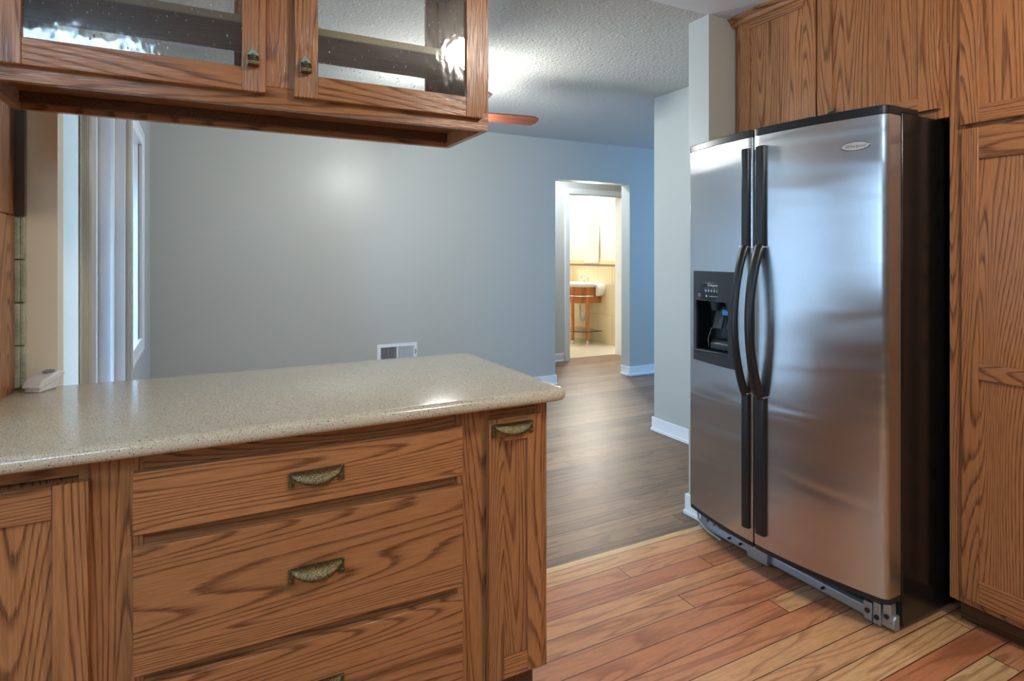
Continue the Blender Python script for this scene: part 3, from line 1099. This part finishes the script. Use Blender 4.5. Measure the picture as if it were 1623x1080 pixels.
# control panel and print on it
yc = 1.855
pn = MB().box(fx(yc) - 0.0125, fx(yc) - 0.004, 1.770, 1.925, 1.080, 1.152)
P(t, 'control_panel', pn, BLACK, left, bevel=0.002)
xp = fx(yc) - 0.0128
P(t, 'panel_lettering', text_mb('Conquest', 0.016, (xp, 1.853, 1.142), (0, -1, 0), (0, 0, 1), shear=0.3), PRINT, left, smooth=False)
for k in range(6):
    y = 1.893 - k * 0.016
    b = MB()
    b.extrude([(0.0055 * math.cos(a * PI / 4 + 0.4), 0.0065 * math.sin(a * PI / 4 + 0.4)) for a in range(8)], lambda p, q, s: (xp + s, y + p, 1.118 + q), -0.0003, 0.001)
    b.box(xp - 0.0004, xp, y - 0.006, y + 0.006, 1.1285, 1.1297)
    P(t, 'panel_button', b, plain('button_grey', (0.28, 0.30, 0.31), 0.5) if k == 0 else bpy.data.materials['button_grey'], left, smooth=False)
b = MB().box(xp - 0.0004, xp, 1.824, 1.872, 1.0935, 1.0950).box(xp - 0.0004, xp, 1.886, 1.892, 1.090, 1.0985).box(xp - 0.0004, xp, 1.806, 1.812, 1.090, 1.0985)
P(t, 'panel_marks', b, PRINT, left, smooth=False)
P(t, 'filter_lettering', text_mb('FILTERED', 0.0068, (fx(1.945) - 0.0095, 1.947, 1.099), (fx(1.935) - fx(1.955), -0.02, 0), (0, 0, 1)), PRINT, left, smooth=False)
P(t, 'filter_lettering', text_mb('ICE & WATER', 0.0052, (fx(1.945) - 0.0095, 1.945, 1.091), (fx(1.935) - fx(1.955), -0.02, 0), (0, 0, 1)), PRINT, left, smooth=False)

# badge
yb0 = 1.250
tx = Vector((fx(yb0 - 0.01) - fx(yb0 + 0.01), -0.02, 0)).normalized()
nx = tx.cross(Vector((0, 0, 1)))
og = Vector((fx(yb0), yb0, 1.6415))


def oval(a, b_, d0, d1, n=36):
    m = MB()
    q = [(a * math.cos(2 * PI * k / n), b_ * math.sin(2 * PI * k / n)) for k in range(n)]
    m.extrude(q, lambda p, z, s: tuple(og + tx * p + Vector((0, 0, z)) + nx * s), d0, d1)
    return m


badge = P(t, 'badge', oval(0.047, 0.0165, -0.002, 0.003), CHROME, right, bevel=0.001)
P(t, 'badge_face', oval(0.043, 0.0135, 0.003, 0.0035), SILVER, right)
P(t, 'badge_lettering', text_mb('Whirlpool', 0.0155, tuple(og + nx * 0.0038 + Vector((0, 0, -0.0005))), tuple(tx), (0, 0, 1), 0.0003, shear=0.35), INK, right, smooth=False)
sw = MB()
pts = [tuple(og + nx * 0.0040 + tx * (-0.017 + 0.019 * math.cos(a)) + Vector((0, 0, 0.002 + 0.0075 * math.sin(a)))) for a in [0.2 + 4.6 * k / 16 for k in range(17)]]
sw.tube(pts, 0.0005, 6)
P(t, 'badge_swoosh', sw, SILVER if False else plain('gold_print', (0.45, 0.36, 0.14), 0.4, 0.5), right)

# exposed base: galvanized rail, hinge brackets, screws, tube, rollers
g = MB()
g.extrude([(2.088, 0.010), (2.062, 0.010), (2.054, 0.018), (2.056, 0.048), (2.068, 0.058), (2.088, 0.058)], lambda p, q, s: (p, s, q), 1.166, 2.042)
P(t, 'base_rail', g, GALV, bevel=0.003)
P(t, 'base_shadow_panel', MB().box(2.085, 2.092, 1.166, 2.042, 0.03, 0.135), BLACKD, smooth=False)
for y0, y1 in ((1.172, 1.200), (1.206, 1.232), (1.236, 1.266)):
    zt = {1.172: 0.112, 1.206: 0.098, 1.236: 0.086}[y0]
    P(t, 'hinge_bracket', MB().box(2.046, 2.078, y0, y1, 0.010 if y0 > 1.18 else 0.035, zt - 0.012), GALV, bevel=0.003)
P(t, 'hinge_foot', MB().extrude([(1.245, 0.122), (1.31, 0.122), (1.30, 0.10), (1.255, 0.098)], lambda p, q, s: (s, p, q), 2.030, 2.062), GALV, bevel=0.003)
for y, z in ((1.186, 0.056), (1.219, 0.036), (1.251, 0.044), (1.42, 0.036), (1.74, 0.036), (1.80, 0.036), (1.86, 0.036)):
    b = MB().tube([(2.060, y, z), (2.042, y, z)], 0.0085 if y < 1.3 else 0.005, 10)
    P(t, 'screw', b, plain('dark_screw', (0.05, 0.05, 0.05), 0.4, 0.7) if 'dark_screw' not in bpy.data.materials else bpy.data.materials['dark_screw'])
b = MB().extrude([(1.652, 0.010), (1.755, 0.010), (1.755, 0.10), (1.70, 0.078), (1.668, 0.085), (1.652, 0.112)], lambda p, q, s: (s, p, q), 2.036, 2.056)
P(t, 'hinge_bracket', b, GALV, bevel=0.003)
P(t, 'hinge_pin', MB().tube([(2.035, 1.665, 0.085), (2.035, 1.665, 0.12)], 0.010, 12), plain('copper_pin', (0.35, 0.22, 0.16), 0.4, 0.8))
for y0, y1, z0, z1 in ((1.995, 2.035, 0.035, 0.112), (1.955, 1.985, 0.045, 0.10), (1.925, 1.945, 0.05, 0.085)):
    P(t, 'hinge_bracket', MB().box(2.055, 2.078, y0, y1, z0, z1), GALV, bevel=0.003)
b = MB().extrude([(1.80, 0.056), (1.846, 0.056), (1.838, 0.086), (1.822, 0.068), (1.808, 0.080)], lambda p, q, s: (s, p, q), 2.05, 2.066)
P(t, 'roller_clip', b, GALV, bevel=0.002)
b = MB().tube([(2.062, 2.046, 0.125), (2.050, 2.047, 0.095), (2.040, 2.030, 0.055), (2.040, 1.98, 0.024), (2.042, 1.90, 0.012)], 0.005, 10)
P(t, 'water_tube', b, plain('tube_grey', srgb(170, 168, 160), 0.4))
for y in (1.22, 1.99):
    b = MB().tube([(2.13, y - 0.012, 0.0205), (2.13, y + 0.012, 0.0205)], 0.020, 16)
    P(t, 'roller', b, BLACKM)

# ------------------------------------------------------------------ wall register
t = thing('wall_vent', 'white metal air vent with vertical louvers low on the back wall', 'vent', (1.505, YB, 0.36))
vx0, vx1, vz0, vz1 = 1.333, 1.682, 0.36, 0.515
mb = MB().box(vx0, vx1, YB - 0.012, YB - 0.0005, vz0, vz0 + 0.026).box(vx0, vx1, YB - 0.012, YB - 0.0005, vz1 - 0.026, vz1)
mb.box(vx0, vx0 + 0.03, YB - 0.012, YB - 0.0005, vz0 + 0.026, vz1 - 0.026).box(vx1 - 0.03, vx1, YB - 0.012, YB - 0.0005, vz0 + 0.026, vz1 - 0.026)
mb.box(1.500, 1.512, YB - 0.012, YB - 0.0005, vz0 + 0.026, vz1 - 0.026)
P(t, 'vent_frame', mb, TRIM, bevel=0.002)
P(t, 'vent_back', MB().box(vx0 + 0.03, 1.5, YB - 0.002, YB - 0.0005, vz0 + 0.026, vz1 - 0.026, 0).box(1.512, vx1 - 0.03, YB - 0.003, YB - 0.0005, vz0 + 0.026, vz1 - 0.026, 1),
  [BLACKD, plain('damper_grey', srgb(120, 130, 136), 0.5)], smooth=False)
for a, b_, n, dp in ((vx0 + 0.030, 1.500, 11, 0.008), (1.512, vx1 - 0.030, 11, 0.003)):
    for k in range(n):
        x = a + (b_ - a) * (k + 0.5) / n
        P(t, 'louver', MB().box(x - (0.0012 if dp > 0.005 else 0.0024), x + (0.0012 if dp > 0.005 else 0.0024), YB - 0.010, YB - (0.0085 if dp > 0.005 else 0.0035), vz0 + 0.026, vz1 - 0.026), TRIM, smooth=False)
P(t, 'damper_lever', MB().box(vx1 - 0.018, vx1 - 0.013, YB - 0.022, YB - 0.012, 0.42, 0.46).box(vx1 - 0.018, vx1 - 0.006, YB - 0.022, YB - 0.018, 0.44, 0.446), GREYPL)

# ------------------------------------------------------------------ ceiling fan
FC = (1.40, 3.45)
t = thing('ceiling_fan', 'ceiling fan with reddish brown wooden blades below the textured dining room ceiling', 'fan', (FC[0], FC[1], H))
BRZ = plain('fan_bronze', srgb(70, 52, 40), 0.35, 0.7)
P(t, 'canopy', MB().lathe([(0.075, 0), (0.075, -0.03), (0.05, -0.06), (0.02, -0.065)], (FC[0], FC[1], H - 0.0005), 28), BRZ)
P(t, 'motor', MB().lathe([(0.03, -0.06), (0.09, -0.08), (0.115, -0.12), (0.115, -0.20), (0.08, -0.235)], (FC[0], FC[1], H), 28), BRZ)
bl = oak('fan_blade_wood', 0, (132, 74, 52), (88, 44, 30), 0.4, 5.0)
ZB = 2.15
for k in range(4):
    a = math.radians(-6 + 90 * k)
    M = Matrix.Translation((FC[0], FC[1], ZB)) @ Matrix.Rotation(a, 4, 'Z') @ Matrix.Rotation(math.radians(-12), 4, 'X')
    pr = [(0.17, -0.055), (0.40, -0.066), (0.53, -0.066), (0.565, -0.045), (0.575, -0.01), (0.572, 0.035), (0.555, 0.062), (0.53, 0.066), (0.40, 0.066), (0.17, 0.055)]
    b = MB().prism(pr, -0.003, 0.003)
    f = P(t, 'blade', tr(b, M), bl, bevel=0.001)
    P(t, 'blade_arm', tr(MB().box(0.08, 0.22, -0.016, 0.016, 0.003, 0.009), M), BRZ, f, bevel=0.002)
P(t, 'lamp_bowl', MB().lathe([(0.03, 0.0), (0.07, -0.02), (0.088, -0.05), (0.080, -0.09), (0.045, -0.12), (0.01, -0.128)], (FC[0], FC[1], 2.125), 28), LAMPF)

# ------------------------------------------------------------------ lamps of the kitchen, hall and bath, plus an added ceiling bounce panel
t = thing('ceiling_lamp', 'round flush ceiling lamp over the kitchen floor', 'lamp', (1.30, 0.12, H))
P(t, 'base', MB().lathe([(0.15, 0), (0.15, -0.025)], (1.30, 0.12, H - 0.0005), 32), TRIM)
P(t, 'diffuser', MB().lathe([(0.125, -0.025), (0.135, -0.05), (0.13, -0.085), (0.10, -0.12), (0.05, -0.138), (0.01, -0.142)], (1.30, 0.12, H), 32), LAMPK)
t = thing('ceiling_lamp', 'round flush ceiling lamp in the hall beyond the doorway', 'lamp', (3.35, 5.62, H))
P(t, 'base', MB().lathe([(0.13, 0), (0.13, -0.02)], (3.35, 5.62, H - 0.0005), 28), TRIM)
P(t, 'diffuser', MB().lathe([(0.12, -0.02), (0.11, -0.05), (0.07, -0.07), (0.02, -0.078)], (3.35, 5.62, H), 28), LAMPH)

t = thing('ceiling_lamp', 'added cool white panel standing in for light bounced off the kitchen ceiling', 'lamp', (-0.70, -0.95, H))  # no real fixture: added glowing panel imitating flash bounced off the ceiling
P(t, 'base', MB().box(-1.20, -0.22, -1.94, -0.62, H - 0.03, H - 0.0005), TRIM)
P(t, 'diffuser', MB().box(-1.18, -0.24, -1.92, -0.64, H - 0.06, H - 0.03), BOUNCEC, bevel=0.015, seg=3)

# ------------------------------------------------------------------ bathroom
t = thing('vanity_light', 'bright chrome vanity light on the bathroom wall over the mirror', 'lamp', (5.17, 7.24, 1.93))
P(t, 'back_plate', MB().box(5.145, 5.1695, 7.02, 7.46, 1.92, 1.99), CHROME, bevel=0.004)
for y in (7.08, 7.24, 7.40):
    P(t, 'bulb_shade', MB().lathe([(0.025, 0.0), (0.05, -0.03), (0.055, -0.07), (0.04, -0.09)], (5.075, y, 1.985), 20), LAMPB)
    P(t, 'lamp_arm', MB().tube([(5.15, y, 1.955), (5.10, y, 1.965), (5.075, y, 1.987)], 0.008, 8), CHROME)
t = thing('wall_mirror', 'narrow frameless mirror on the bathroom wall above the sink', 'mirror', (5.165, 7.25, 1.16))
P(t, 'mirror_glass', MB().box(5.135, 5.141, 7.075, 7.44, 1.165, 1.825), MIRROR, bevel=0.001)
P(t, 'cabinet_box', MB().box(5.141, 5.1495, 7.070, 7.445, 1.16, 1.83), TRIM)

VC = (4.965, 7.30)
t = thing('vanity_sink', 'demilune wooden vanity with white basin and glass shelf in the bathroom', 'sink', (VC[0], VC[1], 0))


def half(r, z0, z1, mbx, sy=1.1, n=24):
    q = [(5.15, VC[1] + r * sy)]
    for k in range(n + 1):
        a = PI / 2 + k / n * PI
        q.append((VC[0] + r * math.cos(a), VC[1] + r * sy * math.sin(a)))
    q.append((5.15, VC[1] - r * sy))
    mbx.prism(q, z0, z1)
    return mbx


mb = half(0.285, 0.835, 0.872, MB())
half(0.275, 0.815, 0.835, mb)
P(t, 'basin', mb, PORC, bevel=0.010, seg=3)
b = MB()
b.extrude([(6.985, 0.862), (6.925, 0.858), (6.905, 0.80), (6.925, 0.73), (6.985, 0.68)], lambda p, q, s: (s, p, q), 5.02, 5.148)
P(t, 'basin_ledge', b, PORC, bevel=0.015, seg=3)
P(t, 'apron', half(0.255, 0.585, 0.815, MB()), CHERRY, bevel=0.002)
for a in (100, 148, 212, 258):
    x, y = VC[0] + 0.262 * math.cos(math.radians(a)), VC[1] + 0.288 * math.sin(math.radians(a))
    lg = P(t, 'leg', MB().box(x - 0.019, x + 0.019, y - 0.019, y + 0.019, 0.055, 0.812), CHERRY, bevel=0.003)
    P(t, 'chrome_foot', MB().lathe([(0.024, 0.004), (0.022, 0.03), (0.018, 0.055)], (x, y, 0), 14), CHROME, lg)
pts = [(VC[0] + 0.300 * math.cos(PI / 2 + k / 20 * PI), VC[1] + 0.300 * 1.1 * math.sin(PI / 2 + k / 20 * PI), 0.690) for k in range(21)]
P(t, 'towel_rail', MB().tube(pts, 0.009, 10), CHROME)
P(t, 'glass_shelf', half(0.275, 0.176, 0.186, MB()), SHELFG)
P(t, 'shelf_rim', MB().tube([(p[0], p[1], 0.181) for p in [(VC[0] + 0.279 * math.cos(PI / 2 + k / 20 * PI), VC[1] + 0.279 * 1.1 * math.sin(PI / 2 + k / 20 * PI)) for k in range(21)]], 0.006, 8), plain('green_edge', srgb(50, 60, 54), 0.2))
P(t, 'drain_pipe', MB().tube([(4.97, 7.30, 0.60), (4.97, 7.30, 0.40), (4.985, 7.30, 0.33), (5.02, 7.30, 0.31), (5.05, 7.30, 0.36), (5.07, 7.30, 0.45), (5.148, 7.30, 0.46)], 0.018, 12), WHITEPL)
pts = [(5.07, 7.24, 0.870), (5.07, 7.24, 0.95)] + [(5.015 + 0.055 * math.cos(a), 7.24, 0.95 + 0.055 * math.sin(a)) for a in [PI * k / 8 for k in range(1, 8)]] + [(4.955, 7.24, 0.925)]
fa = P(t, 'faucet', MB().tube(pts, 0.010, 10), CHROME)
for y in (7.14, 7.34):
    P(t, 'faucet_handle', MB().lathe([(0.020, 0), (0.012, 0.02), (0.008, 0.05), (0.015, 0.06)], (5.07, y, 0.870), 14), CHROME, fa)
